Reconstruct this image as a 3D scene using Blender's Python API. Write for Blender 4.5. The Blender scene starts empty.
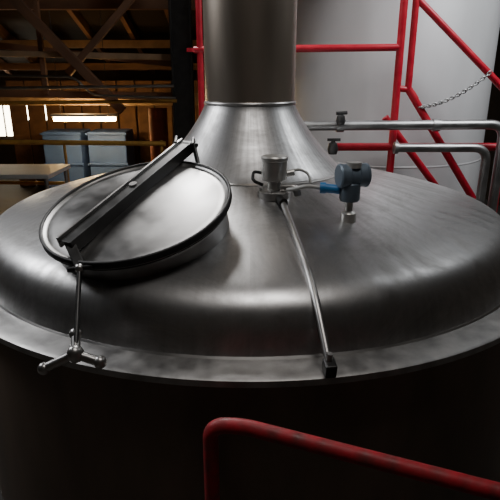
import bpy, bmesh, math, random
from mathutils import Vector, Matrix
random.seed(4)
C = bpy.context.scene.collection
ZR = 1.10   # kettle rim height

# ------------------------------------------------------------------ materials
def newmat(name):
    m = bpy.data.materials.new(name); m.use_nodes = True
    nt = m.node_tree
    return m, nt, nt.nodes['Principled BSDF']

def mat(name, col, metal=0.0, rough=0.5, var=0.25, scale=8.0, rvar=0.1, bump=0.0, stretch=(1,1,1), aniso=0.0, col2=None, detail=6):
    m, nt, b = newmat(name)
    N, L = nt.nodes, nt.links
    tc = N.new('ShaderNodeTexCoord'); mp = N.new('ShaderNodeMapping')
    mp.inputs['Scale'].default_value = stretch
    L.new(tc.outputs['Object'], mp.inputs[0])
    no = N.new('ShaderNodeTexNoise'); no.inputs['Scale'].default_value = scale; no.inputs['Detail'].default_value = detail
    L.new(mp.outputs[0], no.inputs[0])
    cr = N.new('ShaderNodeValToRGB')
    cr.color_ramp.elements[0].position = .3; cr.color_ramp.elements[1].position = .7
    c2 = col2 if col2 else tuple(c*(1-var) for c in col)
    cr.color_ramp.elements[0].color = (*c2, 1); cr.color_ramp.elements[1].color = (*col, 1)
    L.new(no.outputs[0], cr.inputs[0]); L.new(cr.outputs[0], b.inputs['Base Color'])
    b.inputs['Metallic'].default_value = metal
    mr = N.new('ShaderNodeMapRange'); mr.inputs[1].default_value=.25; mr.inputs[2].default_value=.75
    mr.inputs[3].default_value = max(0.02, rough-rvar); mr.inputs[4].default_value = min(1, rough+rvar)
    L.new(no.outputs[0], mr.inputs[0]); L.new(mr.outputs[0], b.inputs['Roughness'])
    if bump:
        bp = N.new('ShaderNodeBump'); bp.inputs['Strength'].default_value = bump; bp.inputs['Distance'].default_value = .01
        L.new(no.outputs[0], bp.inputs['Height']); L.new(bp.outputs[0], b.inputs['Normal'])
    return m

def emis(name, col, s):
    m, nt, b = newmat(name)
    b.inputs['Base Color'].default_value = (*col, 1)
    b.inputs['Emission Color'].default_value = (*col, 1); b.inputs['Emission Strength'].default_value = s
    return m

def dome_material():
    m, nt, b = newmat('dome_stainless')
    N, L = nt.nodes, nt.links
    tc = N.new('ShaderNodeTexCoord')
    no = N.new('ShaderNodeTexNoise'); no.inputs['Scale'].default_value = 2.8; no.inputs['Detail'].default_value = 13; no.inputs['Roughness'].default_value = .76
    no.inputs['Distortion'].default_value = .6
    L.new(tc.outputs['Object'], no.inputs[0])
    sp = N.new('ShaderNodeSeparateXYZ'); L.new(tc.outputs['Object'], sp.inputs[0])
    at = N.new('ShaderNodeMath'); at.operation = 'ARCTAN2'; L.new(sp.outputs[0], at.inputs[0]); L.new(sp.outputs[1], at.inputs[1])
    ln = N.new('ShaderNodeVectorMath'); ln.operation = 'LENGTH'; L.new(tc.outputs['Object'], ln.inputs[0])
    cb = N.new('ShaderNodeCombineXYZ')
    m1 = N.new('ShaderNodeMath'); m1.operation = 'MULTIPLY'; m1.inputs[1].default_value = 20; L.new(at.outputs[0], m1.inputs[0])
    m2 = N.new('ShaderNodeMath'); m2.operation = 'MULTIPLY'; m2.inputs[1].default_value = 3.0; L.new(ln.outputs['Value'], m2.inputs[0])
    L.new(m1.outputs[0], cb.inputs[0]); L.new(m2.outputs[0], cb.inputs[1])
    st = N.new('ShaderNodeTexNoise'); st.inputs['Scale'].default_value = 1.0; st.inputs['Detail'].default_value = 7
    L.new(cb.outputs[0], st.inputs[0])
    mx = N.new('ShaderNodeMath'); mx.operation='MULTIPLY'; mx.inputs[1].default_value=.32; L.new(st.outputs[0], mx.inputs[0])
    my = N.new('ShaderNodeMath'); my.operation='MULTIPLY'; my.inputs[1].default_value=.68; L.new(no.outputs[0], my.inputs[0])
    hf = N.new('ShaderNodeMath'); hf.operation = 'ADD'; L.new(mx.outputs[0], hf.inputs[0]); L.new(my.outputs[0], hf.inputs[1])
    cr = N.new('ShaderNodeValToRGB'); e = cr.color_ramp.elements
    e[0].position = .40; e[0].color = (.31, .305, .30, 1); e[1].position = .58; e[1].color = (.60, .60, .605, 1)
    L.new(hf.outputs[0], cr.inputs[0]); L.new(cr.outputs[0], b.inputs['Base Color'])
    mr = N.new('ShaderNodeMapRange'); mr.inputs[1].default_value = .40; mr.inputs[2].default_value = .60
    mr.inputs[3].default_value = .48; mr.inputs[4].default_value = .33
    L.new(hf.outputs[0], mr.inputs[0]); L.new(mr.outputs[0], b.inputs['Roughness'])
    b.inputs['Metallic'].default_value = 1
    sc = N.new('ShaderNodeTexNoise'); sc.inputs['Scale'].default_value = 4; sc.inputs['Detail'].default_value=4
    L.new(tc.outputs['Object'], sc.inputs[0])
    bp = N.new('ShaderNodeBump'); bp.inputs['Strength'].default_value = .22; bp.inputs['Distance'].default_value = .012
    L.new(sc.outputs[0], bp.inputs['Height']); L.new(bp.outputs[0], b.inputs['Normal'])
    return m

M_dome = dome_material()
M_steel = mat('brushed_steel', (.58,.57,.56), 1, .36, .3, 5, .08)
M_bright = mat('bright_steel_casting', (.66,.65,.62), .8, .38, .2, 12, .06)
M_stack = mat('stack_steel', (.60,.52,.44), .9, .40, .35, 3, .08, stretch=(1,1,.25))
M_lid = mat('lid_steel', (.46,.455,.45), 1, .38, .5, 6, .12, detail=12)
M_flange = mat('flange_steel', (.54,.53,.52), 1, .46, .45, 14, .1)
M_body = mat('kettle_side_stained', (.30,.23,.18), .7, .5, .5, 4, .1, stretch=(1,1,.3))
M_dark = mat('dark_steel', (.08,.08,.08), .8, .4, .3, 10)
M_rubber = mat('gasket_rubber', (.012,.012,.013), 0, .5, .3, 20)
M_red = mat('red_paint', (.50,.01,.03), 0, .38, .25, 18, .1, bump=.15)
M_redworn = mat('worn_red_paint', (.52,.015,.03), 0, .5, .3, 26, .12, bump=.3, col2=(.20,.04,.04))
M_yellow = mat('yellow_paint', (.45,.24,.05), 0, .5, .4, 10)
M_tank = mat('tank_steel', (.72,.72,.73), .25, .5, .25, 1.6, .08, stretch=(1,1,.4))
M_wood = mat('old_wood', (.24,.12,.065), 0, .8, .5, 6, .05, stretch=(1,.3,1))
M_woodl = mat('light_wood', (.42,.27,.15), 0, .8, .4, 6, .05)
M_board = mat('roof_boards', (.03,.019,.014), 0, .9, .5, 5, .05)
M_wall = mat('wall_plaster', (.09,.075,.06), 0, .9, .4, 2, .05)
M_floor = mat('concrete_floor', (.10,.09,.08), 0, .8, .4, 3, .1)
M_blue = mat('blue_plastic', (.04,.26,.62), 0, .4, .2, 10)
M_bluegrey = mat('blue_grey_enamel', (.20,.26,.33), .2, .4, .2, 10)
M_bluep = mat('blue_grey_crate', (.05,.11,.34), 0, .6, .3, 3)
M_pipe = mat('galvanised_pipe', (.42,.42,.42), 1, .42, .3, 9, .08)
M_ltgrey = mat('light_grey_enamel', (.55,.55,.53), .2, .5, .2, 6)
M_rust = mat('rusty_red_column', (.30,.07,.04), 0, .7, .4, 8)
M_tube = emis('lamp_glow', (1.0,.66,.26), 70)
M_day = emis('daylight_glass', (1.0,.88,.66), 14)

# ------------------------------------------------------------------ helpers
def empty(name, loc=(0,0,0), M=None):
    o = bpy.data.objects.new(name, None); o.empty_display_size = .1
    C.objects.link(o)
    if M is not None: o.matrix_world = M
    else: o.location = loc
    return o

def obj_from_bm(name, bm, m, parent=None, smooth=False, bevel=0, autosm=35):
    me = bpy.data.meshes.new(name); 
    bmesh.ops.recalc_face_normals(bm, faces=bm.faces)
    bm.to_mesh(me); bm.free()
    o = bpy.data.objects.new(name, me); C.objects.link(o)
    me.materials.append(m)
    if smooth:
        me.polygons.foreach_set('use_smooth', [True]*len(me.polygons))
        try: me.set_sharp_from_angle(angle=math.radians(autosm))
        except Exception: pass
    if bevel:
        b = o.modifiers.new('bevel','BEVEL'); b.width = bevel; b.segments = 3; b.limit_method='ANGLE'
    if parent: o.parent = parent
    return o

def lathe(name, prof, m, parent=None, seg=128, loc=(0,0,0), close=False, autosm=35):
    bm = bmesh.new(); rings = []
    for r, z in prof:
        if r < 1e-6:
            rings.append([bm.verts.new((0,0,z))])
        else:
            rings.append([bm.verts.new((r*math.cos(2*math.pi*i/seg), r*math.sin(2*math.pi*i/seg), z)) for i in range(seg)])
    pairs = list(zip(rings, rings[1:]))
    if close: pairs.append((rings[-1], rings[0]))
    for a, b in pairs:
        for i in range(seg):
            j = (i+1) % seg
            if len(a)==1 and len(b)==1: continue
            if len(a)==1: bm.faces.new((a[0], b[i], b[j]))
            elif len(b)==1: bm.faces.new((a[i], a[j], b[0]))
            else: bm.faces.new((a[i], a[j], b[j], b[i]))
    o = obj_from_bm(name, bm, m, parent, True, autosm=autosm); o.location = loc
    return o

def box(name, c, s, m, parent=None, bevel=.004, rot=None):
    bm = bmesh.new(); bmesh.ops.create_cube(bm, size=1)
    bmesh.ops.scale(bm, vec=s, verts=bm.verts)
    o = obj_from_bm(name, bm, m, parent, False, bevel)
    o.location = c
    if rot: o.rotation_euler = rot
    return o

def beam(name, a, b, w, h, m, parent=None, up=(0,0,1), bevel=.004):
    a = Vector(a); b = Vector(b); d = (b-a); L = d.length; d.normalize()
    up = Vector(up)
    if abs(d.dot(up)) > .98: up = Vector((0,1,0))
    x = d.cross(up).normalized(); z = x.cross(d).normalized()
    bm = bmesh.new(); bmesh.ops.create_cube(bm, size=1)
    bmesh.ops.scale(bm, vec=(w, L, h), verts=bm.verts)
    o = obj_from_bm(name, bm, m, parent, False, bevel)
    R = Matrix((x, d, z)).transposed().to_4x4()
    o.matrix_local = Matrix.Translation((a+b)/2) @ R
    return o

def fillet(pts, r, n=8):
    pts = [Vector(p) for p in pts]
    out = [pts[0]]
    for i in range(1, len(pts)-1):
        p = pts[i]; u = (pts[i-1]-p); v = (pts[i+1]-p)
        rr = min(r, u.length*.49, v.length*.49)
        a = p+u.normalized()*rr; b = p+v.normalized()*rr
        for k in range(n+1):
            t = k/n
            out.append(a*(1-t)**2 + p*2*t*(1-t) + b*t*t)
    out.append(pts[-1]); return out

def tube(name, pts, r, m, parent=None, fr=0.0, seg=20):
    pts = fillet(pts, fr) if fr else [Vector(p) for p in pts]
    bm = bmesh.new(); rings = []
    prev = None
    for i, p in enumerate(pts):
        if i == 0: t = pts[1]-p
        elif i == len(pts)-1: t = p-pts[i-1]
        else: t = (pts[i+1]-p).normalized() + (p-pts[i-1]).normalized()
        t.normalize()
        if prev is None:
            ref = Vector((0,0,1)) if abs(t.z) < .9 else Vector((1,0,0))
            x = t.cross(ref).normalized()
        else:
            x = (prev - t*prev.dot(t)).normalized()
        prev = x; y = t.cross(x)
        rings.append([bm.verts.new(p + x*r*math.cos(2*math.pi*k/seg) + y*r*math.sin(2*math.pi*k/seg)) for k in range(seg)])
    for a, b in zip(rings, rings[1:]):
        for k in range(seg):
            j = (k+1) % seg
            bm.faces.new((a[k], a[j], b[j], b[k]))
    bm.faces.new(rings[0]); bm.faces.new(list(reversed(rings[-1])))
    return obj_from_bm(name, bm, m, parent, True, autosm=50)

def ball(name, c, r, m, parent=None, s=(1,1,1)):
    bm = bmesh.new(); bmesh.ops.create_uvsphere(bm, u_segments=24, v_segments=14, radius=r)
    bmesh.ops.scale(bm, vec=s, verts=bm.verts)
    o = obj_from_bm(name, bm, m, parent, True, autosm=80); o.location = c; return o

# ------------------------------------------------------------------ kettle
K = empty('brewing_kettle')
prof_pts = [(.50,.392),(.62,.370),(.75,.343),(.90,.308),(1.02,.280),(1.12,.256),(1.20,.233),(1.278,.204),(1.328,.165),(1.358,.112),(1.376,.052),(1.385,.004)]
def dome_z(r):
    if r <= prof_pts[0][0]: return prof_pts[0][1]
    for (a,za),(b,zb) in zip(prof_pts, prof_pts[1:]):
        if a <= r <= b: return za+(zb-za)*(r-a)/(b-a)
    return 0.0
def catmull(P, n=6):
    out=[]
    for i in range(len(P)-1):
        p0=P[max(i-1,0)]; p1=P[i]; p2=P[i+1]; p3=P[min(i+2,len(P)-1)]
        for k in range(n):
            t=k/n
            out.append(tuple(.5*((2*p1[j])+(-p0[j]+p2[j])*t+(2*p0[j]-5*p1[j]+4*p2[j]-p3[j])*t*t+(-p0[j]+3*p1[j]-3*p2[j]+p3[j])*t**3) for j in (0,1)))
    out.append(P[-1]); return out
lathe('dome', catmull(prof_pts), M_dome, K, 192, (0,0,ZR), autosm=60)
lathe('cone_collar', [(.505,.38),(.512,.393),(.505,.398),(.49,.40),(.49,.38)], M_steel, K, 128, (0,0,ZR), autosm=60)
lathe('cone', catmull([(.508,.392),(.465,.425),(.395,.495),(.325,.58),(.278,.648),(.248,.70),(.236,.73)]), M_dome, K, 128, (0,0,ZR), autosm=60)
lathe('stack_base_weld', [(.234,.720),(.241,.725),(.243,.732),(.240,.740),(.234,.743)], M_steel, K, 128, (0,0,ZR), autosm=80)
lathe('stack', [(.234,.72),(.234,3.45)], M_stack, K, 128, (0,0,ZR))
lathe('flange', [(1.375,.012),(1.49,.010),(1.502,.004),(1.502,-.018),(1.49,-.022),(1.44,-.022)], M_flange, K, 192, (0,0,ZR), autosm=30)
lathe('rim_weld', [(1.376,.010),(1.384,.018),(1.392,.010)], M_steel, K, 192, (0,0,ZR), autosm=60)
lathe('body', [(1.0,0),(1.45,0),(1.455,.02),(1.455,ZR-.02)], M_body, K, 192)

# ------------------------------------------------------------------ manhole hatch (frame aligned to dome slope)
hc = Vector((-.415,-.865,0)); rr = hc.length
n = Vector((hc.x/rr*.325, hc.y/rr*.325, .946)).normalized()
Yv = (Vector((0,1,0)) - n*n.y).normalized(); Xv = Yv.cross(n).normalized()
base = Vector((hc.x,hc.y, ZR+dome_z(rr)-.025))
Mh = Matrix.Translation(base) @ Matrix((Xv,Yv,n)).transposed().to_4x4()
H = empty('manhole_hatch', M=Mh)
lathe('collar', [(.336,-.09),(.336,.085),(.350,.088),(.352,.100),(.325,.100),(.325,-.09)], M_lid, H, 96, close=True)
lathe('lid_gasket', [(.33,.100),(.358,.100),(.361,.105),(.358,.110),(.33,.110)], M_rubber, H, 96, close=True)
lathe('lid_plate', [(0,.140),(.12,.138),(.24,.132),(.318,.124),(.334,.122),(.344,.123),(.350,.128),(.356,.132),(.362,.132),(.364,.11),(.0,.11)], M_lid, H, 128, autosm=60)
lathe('lid_edge_ring', [(.354,.132),(.357,.138),(.362,.139),(.367,.135),(.367,.114),(.362,.114)], M_rubber, H, 128, autosm=60)
A = Vector((-.20,-.265,.178)); B = Vector((.185,.43,.178)); d=(B-A).normalized(); s = d.cross(Vector((0,0,1)))
beam('bar_web', A, B, .056, .008, M_dark, H, bevel=.002)
beam('bar_side_1', A+s*.028+Vector((0,0,-.018)), B+s*.028+Vector((0,0,-.018)), .007, .048, M_dark, H, bevel=.002)
beam('bar_side_2', A-s*.028+Vector((0,0,-.006)), B-s*.028+Vector((0,0,-.006)), .010, .042, M_steel, H, bevel=.002)
tube('bar_center_bolt', [(-.01,.08,.11),(-.01,.08,.188)], .016, M_steel, H)
hx, hy = B.x-.01, B.y-.02
for k,sg in enumerate((-1,1)):
    q = Vector((hx,hy,0))+s*sg*.045
    beam(f'hinge_lug_{k+1}', q+Vector((0,0,-.06)), q+Vector((0,0,.20)), .012, .07, M_dark, H, up=(0,1,0))
tube('hinge_pin', [Vector((hx,hy,.175))-s*.06, Vector((hx,hy,.175))+s*.06], .010, M_dark, H)
beam('hinge_foot', Vector((hx,hy,-.05))-s*.08, Vector((hx,hy,-.05))+s*.08, .09, .02, M_dark, H)
Mi = Mh.inverted()
pbot = Vector((-.525,-1.455,ZR+.070))
p_b = Mi @ pbot
ey = A + Vector((.055,-.085,-.055))
beam('latch_fork', A+d*.02+Vector((0,0,-.012)), ey+Vector((.0,.01,0)), .035, .02, M_dark, H)
tube('fork_pin', [ey-Vector((.04,0,0)), ey+Vector((.045,.0,0))], .009, M_dark, H)
tube('swing_bolt', [ey, p_b], .008, M_dark, H)
ball('bolt_eye', ey, .016, M_steel, H)
ball('star_hub', p_b, .026, M_steel, H, (1,1,1.1))
for k,t in enumerate([Vector((-.10,.0,-.05)), Vector((.075,-.01,-.022)), Vector((-.015,.06,.035))]):
    w = Mi @ (pbot + t)
    tube(f'star_arm_{k+1}', [p_b, w], .0145, M_steel, H)
    ball(f'star_knob_{k+1}', w, .020, M_steel, H)
# ------------------------------------------------------------------ sensor with cap
def on_dome(x,y,off=0): return Vector((x,y,ZR+dome_z(math.hypot(x,y))+off))
S = empty('level_sensor', on_dome(.105,-.61,0))
lathe('base_flange', [(0,-.01),(.072,-.01),(.072,.020),(.06,.026),(0,.026)], M_steel, S, 40)
lathe('neck', [(.030,.02),(.030,.065),(.050,.068),(.052,.085)], M_bright, S, 40)
lathe('housing', [(0,.068),(.052,.068),(.055,.074),(.055,.150),(.058,.153),(.058,.166),(.052,.172),(.02,.176),(0,.176)], M_bright, S, 48)
for k in range(6):
    a=k*math.pi/3+.3
    tube(f'flange_bolt_{k+1}', [(.062*math.cos(a),.062*math.sin(a),.015),(.062*math.cos(a),.062*math.sin(a),.036)], .007, M_bright, S, seg=8)
tube('elbow_fitting', [(.03,-.03,.04),(.09,-.05,.045),(.10,-.05,.01)], .016, M_steel, S, fr=.03)
tube('signal_cable', [(.04,.0,.09),(.10,.01,.115),(.145,-.01,.10),(.155,-.04,.06)], .006, M_ltgrey, S, fr=.05)
tube('black_cable', [(-.05,-.02,.05),(-.095,-.03,.07),(-.09,.03,.10),(-.05,.04,.09)], .007, M_rubber, S, fr=.04)
tube('gland', [(.03,0,.09),(.085,.005,.10)], .014, M_bright, S)

# pressure transmitter
T = empty('pressure_transmitter', on_dome(.398,-.80,0))
lathe('mount', [(0,-.02),(.030,-.02),(.030,.03),(.024,.036),(.016,.04),(.016,.075),(.026,.08),(.034,.09),(.034,.10),(0,.10)], M_bright, T, 40)
lathe('lower_body', [(0,.08),(.036,.08),(.041,.09),(.041,.15),(.037,.155),(0,.155)], M_bluegrey, T, 40)
ho = lathe('head', [(0,-.055),(.040,-.055),(.046,-.05),(.046,-.02),(.041,-.016),(.041,.016),(.046,.02),(.046,.05),(.040,.056),(0,.056)], M_bluegrey, T, 40)
ho.rotation_euler = (0, math.radians(90), math.radians(12)); ho.location=(.008,0,.182)
for k,rm in enumerate((90,-90)):
    cp = lathe(f'head_cap_{k+1}', [(0,.045),(.043,.045),(.048,.05),(.048,.056),(.042,.061),(0,.061)], M_bluegrey, T, 40)
    cp.rotation_euler = (0, math.radians(rm), math.radians(12)); cp.location=(.008,0,.182)
tube('display_ring', [(.008,-.01,.215),(.008,-.01,.236)], .03, M_ltgrey, T)
tube('cable_plug', [(-.04,0,.125),(-.10,.01,.13)], .018, M_blue, T)
tube('plug_nut', [(-.095,.01,.13),(-.118,.013,.13)], .022, M_blue, T)
tube('cable', [(-.115,.013,.13),(-.17,.03,.135),(-.215,.08,.11),(-.24,.12,.10)], .0085, M_ltgrey, T, fr=.05)

P = empty('drain_conduit')
a0 = Vector((.135,-.72))
P0 = Vector((a0.x,a0.y,ZR+dome_z(a0.length)+.022)); Pm = Vector((.205,-1.27,ZR+.22)); Pe = Vector((.235,-1.47,ZR+.055))
tube('tube', [P0,Pm,Pe], .0125, M_steel, P, fr=.14)
tube('tube_top_fitting', [P0+Vector((-.01,.05,.0)), P0+Vector((.004,-.03,0))], .018, M_dark, P)
beam('end_clamp', Pe+Vector((0,.02,-.015)), Pe+Vector((.006,-.028,-.025)), .036, .045, M_dark, P, bevel=.006)
tube('clamp_bolt', [Pe+Vector((.0,.0,-.02)), Pe+Vector((.002,.0,.025))], .011, M_steel, P)

# ------------------------------------------------------------------ near red handrail
R1 = empty('red_handrail')
tube('rail', [(-.098,-1.76,0.0),(-.098,-1.76,1.145),(-.02,-1.775,1.155),(.60,-1.965,1.110),(.95,-2.07,1.08),(.95,-2.07,0)], .0195, M_redworn, R1, fr=.06, seg=28)
lathe('foot_plate_1', [(0,0),(.05,0),(.05,.008),(.0,.008)], M_redworn, R1, 24, (-.098,-1.76,0))
lathe('foot_plate_2', [(0,0),(.05,0),(.05,.008),(.0,.008)], M_redworn, R1, 24, (.95,-2.07,0))

# ------------------------------------------------------------------ back right : stair rails, pipes, chain
Y1 = 1.72
R2 = empty('red_stair_railing')
tube('post_1', [(1.23,Y1,0),(1.23,Y1,3.0)], .032, M_red, R2)
tube('post_2', [(1.325,Y1,1.86),(1.325,Y1,3.0)], .028, M_red, R2)
tube('post_link', [(1.23,Y1,1.87),(1.34,Y1,1.86),(1.40,Y1,1.78)], .026, M_red, R2, fr=.04)
tube('upper_diagonal', [(1.325,Y1,2.56),(2.20,Y1,1.80)], .028, M_red, R2)
tube('lower_diagonal', [(1.33,Y1,1.86),(2.35,Y1,.43)], .032, M_red, R2)
tube('stair_stringer', [(1.2,Y1+.2,1.62),(2.1,Y1+.2,.55)], .032, M_red, R2)
tube('post_3', [(2.2,Y1,0.0),(2.2,Y1,1.82)], .026, M_red, R2)
tube('level_rail', [(-.46,Y1,2.17),(1.23,Y1,2.19)], .029, M_red, R2)
tube('mid_rail', [(.70,Y1,1.385),(2.2,Y1,1.385)], .034, M_red, R2)
tube('post_4', [(-.41,Y1,0),(-.41,Y1,3.0)], .026, M_red, R2)
lathe('rail_end', [(0,0),(.04,0),(.04,.03),(0,.03)], M_red, R2, 24, (-.48,Y1,2.155))
G = empty('steel_pipework')
tube('main_pipe', [(-.1,1.60,1.57),(2.12,1.60,1.585),(2.12,1.60,0)], .040, M_pipe, G, fr=.12)
tube('return_pipe', [(1.22,1.54,1.40),(1.98,1.54,1.40),(1.98,1.54,0)], .036, M_pipe, G, fr=.12)
tube('return_flange', [(1.20,1.54,1.40),(1.23,1.54,1.40)], .05, M_pipe, G)
for k,(x,z) in enumerate(((.75,1.572),(1.55,1.579))):
    tube(f'coupling_{k+1}', [(x-.03,1.60,z),(x+.03,1.60,z)], .05, M_pipe, G)
V = empty('shutoff_valve', (.74,1.52,1.64))
lathe('valve_body', [(0,-.05),(.03,-.05),(.04,-.02),(.03,.02),(.016,.03),(.016,.045),(0,.045)], M_dark, V, 24)
tube('valve_lever', [(-.04,0,.04),(.05,0,.045)], .014, M_dark, V)
V2 = empty('shutoff_valve.001', (.70,1.6,1.40))
lathe('valve_body', [(0,-.06),(.035,-.06),(.045,-.02),(.035,.03),(.018,.04),(.018,.06),(0,.06)], M_dark, V2, 24)
tube('valve_lever', [(-.05,0,.06),(.06,0,.06)], .012, M_dark, V2)
bm = bmesh.new()
ca = Vector((1.42,Y1-.04,1.72)); cb2 = Vector((1.98,Y1-.04,2.0)); nl=24
for k in range(nl):
    t=(k+.5)/nl; p = ca.lerp(cb2,t); p.z -= .06*4*t*(1-t)
    dz=(cb2.z-ca.z)-.24*(1-2*t); tt=Vector((cb2.x-ca.x,0,dz)).normalized()
    up=Vector((0,1,0)) if k%2 else tt.cross(Vector((0,1,0)))
    sd = tt.cross(up)
    major=12; minor=6; rs=[]
    for i in range(major):
        a=2*math.pi*i/major
        c=p+tt*math.cos(a)*.018+sd*math.sin(a)*.012
        o_=(tt*math.cos(a)+sd*math.sin(a)).normalized()
        rs.append([bm.verts.new(c+o_*.006*math.cos(2*math.pi*j/minor)+up*.006*math.sin(2*math.pi*j/minor)) for j in range(minor)])
    for i in range(major):
        for j in range(minor):
            bm.faces.new((rs[i][j],rs[(i+1)%major][j],rs[(i+1)%major][(j+1)%minor],rs[i][(j+1)%minor]))
obj_from_bm('safety_chain', bm, M_pipe, None, True, autosm=80)

F = empty('storage_tank', (1.45,3.15,0))
lathe('shell', [(1.10,.25),(1.10,3.3)], M_tank, F, 128)
lathe('top_cone', [(1.10,3.3),(.2,3.55),(0,3.56)], M_tank, F, 128)
lathe('bottom', [(0,.12),(1.05,.2),(1.10,.25)], M_tank, F, 128)
lathe('seam', [(1.10,1.14),(1.103,1.145),(1.103,1.155),(1.10,1.16)], M_tank, F, 128)
for k in range(4):
    a=math.pi/4+k*math.pi/2
    tube(f'leg_{k+1}', [(.9*math.cos(a),.9*math.sin(a),0),(.9*math.cos(a),.9*math.sin(a),.22)], .05, M_pipe, F)

# ------------------------------------------------------------------ left background
def roofz(y): return 2.15+.33*(8-y)
for k,x in enumerate([-5.4,-4.7,-4.0,-3.3,-2.6,-1.9,-1.2,-.5,.2,.9,1.6,2.3,3.0,3.7]):
    beam('roof_rafter' if k==0 else f'roof_rafter.{k:03d}', (x,7.95,roofz(7.95)-.09), (x,-4.4,roofz(-4.4)-.09), .07, .15, M_wood)
for k,y in enumerate([5.0,6.3,7.3]):
    beam('roof_purlin' if k==0 else f'roof_purlin.{k:03d}', (-5.9,y,roofz(y)-.24), (3.9,y,roofz(y)-.24), .12, .12, M_woodl if k==1 else M_wood)
TR = empty('roof_truss')
beam('diagonal_brace', (-3.3,4.0,3.36), (-1.62,4.0,1.55), .11, .10, M_wood, TR, up=(0,1,0))
beam('diagonal_brace_2', (-1.0,4.1,3.3), (-2.3,4.1,2.0), .08, .08, M_wood, TR, up=(0,1,0))
beam('tie_beam', (-5.9,4.1,2.30), (-.8,4.1,2.19), .07, .07, M_woodl, TR)
beam('tie_beam_low', (-5.9,4.2,1.80), (-.8,4.2,1.72), .08, .09, M_wood, TR)
beam('tie_beam_mid', (-5.9,4.6,2.62), (-.8,4.6,2.1), .06, .08, M_wood, TR)
beam('hanger', (-2.62,4.15,3.3), (-2.62,4.15,1.75), .06,.06, M_wood, TR, up=(0,1,0))
beam('lamp_beam', (-5.9,5.4,1.64), (-.6,5.4,1.64), .10,.18, M_woodl, TR)
COL = empty('steel_column')
beam('web', (-.84,4.0,0), (-.84,4.0,3.4), .24,.02, M_dark, COL, up=(0,1,0))
beam('flange_1', (-.96,4.0,0), (-.96,4.0,3.4), .02,.16, M_dark, COL, up=(0,1,0))
beam('flange_2', (-.72,4.0,0), (-.72,4.0,3.4), .02,.16, M_dark, COL, up=(0,1,0))
YR = empty('yellow_guardrail')
tube('top_rail', [(-5.5,3.4,1.26),(-1.0,3.4,1.21)], .028, M_yellow, YR)
tube('low_rail', [(-5.5,3.4,.78),(-1.0,3.4,.72)], .022, M_yellow, YR)
for k,x in enumerate((-4.6,-3.4,-2.2,-1.05)):
    tube(f'stanchion_{k+1}', [(x,3.4,0),(x,3.4,1.25)], .016, M_yellow, YR)
tube('overhead_pipe', [(-5.6,3.8,1.63),(-.9,3.8,1.68)], .022, M_yellow)
tube('overhead_pipe.001', [(-5.6,3.6,1.80),(-.9,3.6,1.86)], .018, M_pipe)
tube('overhead_pipe.002', [(-5.6,3.7,2.02),(-2.1,3.7,1.96),(-1.9,3.7,1.75),(-.9,3.7,1.72)], .014, M_pipe, fr=.1)
LP = empty('fluorescent_lamp', (-2.42,5.0,1.38))
box('housing', (0,0,.05), (.95,.14,.04), M_ltgrey, LP, .01)
tube('tube_1', [(-.44,-.035,0),(.44,-.035,0)], .034, M_tube, LP)
tube('tube_2', [(-.44,.035,0),(.44,.035,0)], .034, M_tube, LP)
tube('hanger_1', [(-.35,0,.07),(-.35,0,1.45)], .005, M_dark, LP, seg=8)
tube('hanger_2', [(.35,0,.07),(.35,0,1.45)], .005, M_dark, LP, seg=8)
for k,(x,w) in enumerate(((-3.05,.62),(-2.32,.62))):
    E = empty('storage_crate' if k==0 else f'storage_crate.{k:03d}', (x,6.0,0))
    box('bin', (0,0,.58), (w,.6,1.08), M_bluep, E, .02)
    for j,z in enumerate((.25,.6,1.09)):
        box(f'rib_{j+1}', (0,-.31,z), (w+.04,.03,.03), M_bluep, E, .004)
    for j,xx in enumerate((-.28,0,.28)):
        box(f'foot_{j+1}', (xx,0,.04), (.08,.6,.08), M_wood, E, .004)
tube('red_standpipe', [(-1.28,4.6,0),(-1.28,4.6,1.55)], .13, M_rust)
WT = empty('steel_worktable', (-2.75,2.9,0))
box('top', (0,0,.97), (1.3,.7,.05), M_ltgrey, WT, .01)
for k,(x,y) in enumerate(((-.6,-.3),(.6,-.3),(-.6,.3),(.6,.3))):
    tube(f'leg_{k+1}', [(x,y,0),(x,y,.95)], .022, M_pipe, WT)
box('shelf', (0,0,.35), (1.2,.6,.03), M_rust, WT, .005)
PN = empty('timber_partition', (-2.3,6.9,0))
for k in range(12):
    box(f'board_{k+1}', (-1.9+k*.33,0,.95), (.30,.04,1.9), M_wood, PN, .006)

# ------------------------------------------------------------------ room shell
box('floor', (-1,1.75,-.05), (10.2,12.7,.1), M_floor, bevel=0)
def wall_x(name, x):
    bm=bmesh.new(); vs=[]
    for xx in (x-.05,x+.05):
        vs.append([bm.verts.new(v) for v in ((xx,-4.5,0),(xx,8.1,0),(xx,8.1,roofz(8.1)),(xx,-4.5,roofz(-4.5)))])
    a,b=vs; bm.faces.new(a); bm.faces.new(b[::-1])
    for i in range(4): bm.faces.new((a[i],b[i],b[(i+1)%4],a[(i+1)%4]))
    obj_from_bm(name,bm,M_wall)
wall_x('wall_left',-6.05); wall_x('wall_right',4.05)
box('wall_back', (-1,8.05,1.06), (10,.1,2.12), M_wall, bevel=0)
box('wall_front', (-1,-4.5,3.13), (10,.1,6.25), M_wall, bevel=0)
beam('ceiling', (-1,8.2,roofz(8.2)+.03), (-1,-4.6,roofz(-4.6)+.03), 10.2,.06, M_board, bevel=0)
W = empty('window_1', (-4.95,7.96,1.22))
box('pane', (0,0,0), (.55,.02,.8), M_day, W, 0)
for nme,c,sz in (('frame_l',(-.3,0,0),(.06,.06,.9)),('frame_r',(.3,0,0),(.06,.06,.9)),('frame_t',(0,0,.43),(.66,.06,.06)),('frame_b',(0,0,-.43),(.66,.06,.06)),('mullion',(0,-.01,0),(.03,.05,.84))):
    box(nme,c,sz,M_ltgrey,W,.004)
W2 = empty('window_2', (-4.28,7.96,1.31))
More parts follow.
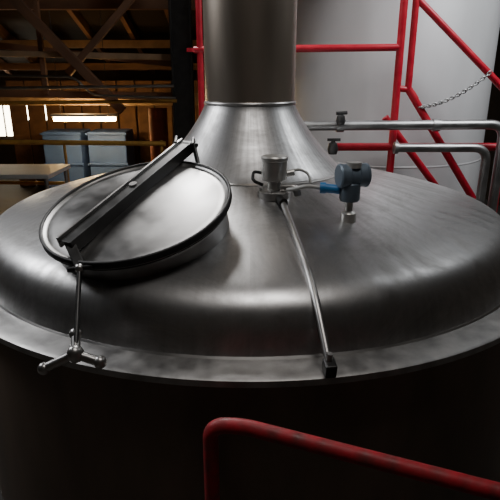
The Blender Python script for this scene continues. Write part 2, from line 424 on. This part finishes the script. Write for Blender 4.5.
box('pane', (0,0,0), (.46,.02,.36), M_day, W2, 0)
for nme,c,sz in (('frame_l',(-.24,0,0),(.04,.06,.40)),('frame_r',(.24,0,0),(.04,.06,.40)),('frame_t',(0,0,.19),(.52,.06,.04)),('frame_b',(0,0,-.19),(.52,.06,.04))):
    box(nme,c,sz,M_ltgrey,W2,.004)

# ------------------------------------------------------------------ lights
def area(name, loc, target, size, power, col, sy=None, spread=180):
    l = bpy.data.lights.new(name,'AREA'); l.energy=power; l.color=col; l.size=size
    l.spread = math.radians(spread)
    if sy: l.shape='RECTANGLE'; l.size_y=sy
    o = bpy.data.objects.new(name,l); C.objects.link(o); o.location=loc
    o.rotation_euler = (Vector(target)-Vector(loc)).to_track_quat('-Z','Y').to_euler()
    return o
area('skylight_key', (-.55,1.7,3.85), (.4,-.7,1.3), .9, 54, (1,.98,.96), .9, 130)
area('skylight_right', (2.7,.7,4.1), (1.6,2.3,1.9), 1.1, 56, (.95,.98,1), 1.1, 130)
area('fill_front', (0.3,-1.9,4.8), (0,-.9,1.1), 1.4, 14, (1,.95,.90), 1.0, 120)  # added fill that brightens the dome shoulder; the roof has no opening here
area('fill_left', (-3.6,.4,3.8), (-.9,-.2,1.3), 1.2, 20, (.97,.98,1), 1.0, 90)  # added fill for the sheen on the dome's back left; no roof window
area('lamp_glow_light', (-2.42,4.8,1.30), (-2.42,4.6,0), .9, 10, (1,.6,.25), .1)
def point(name, loc, power, col, r=.08):
    l = bpy.data.lights.new(name,'POINT'); l.energy=power; l.color=col; l.shadow_soft_size=r
    o = bpy.data.objects.new(name,l); C.objects.link(o); o.location=loc
point('warm_fill_1', (-2.5,5.0,1.58), 12, (1,.60,.24))  # added warm fill for the timbers around the lamp; no bulb hangs here
w = bpy.data.worlds.new('world'); bpy.context.scene.world = w; w.use_nodes=True
w.node_tree.nodes['Background'].inputs[0].default_value=(.5,.55,.6,1); w.node_tree.nodes['Background'].inputs[1].default_value=.1

cam = bpy.data.cameras.new('camera'); cam.lens=37.44; cam.sensor_width=36
co = bpy.data.objects.new('camera',cam); C.objects.link(co)
co.location=(0,-2.84,ZR+.86); co.rotation_euler=(math.radians(71.6),0,0)
bpy.context.scene.camera=co
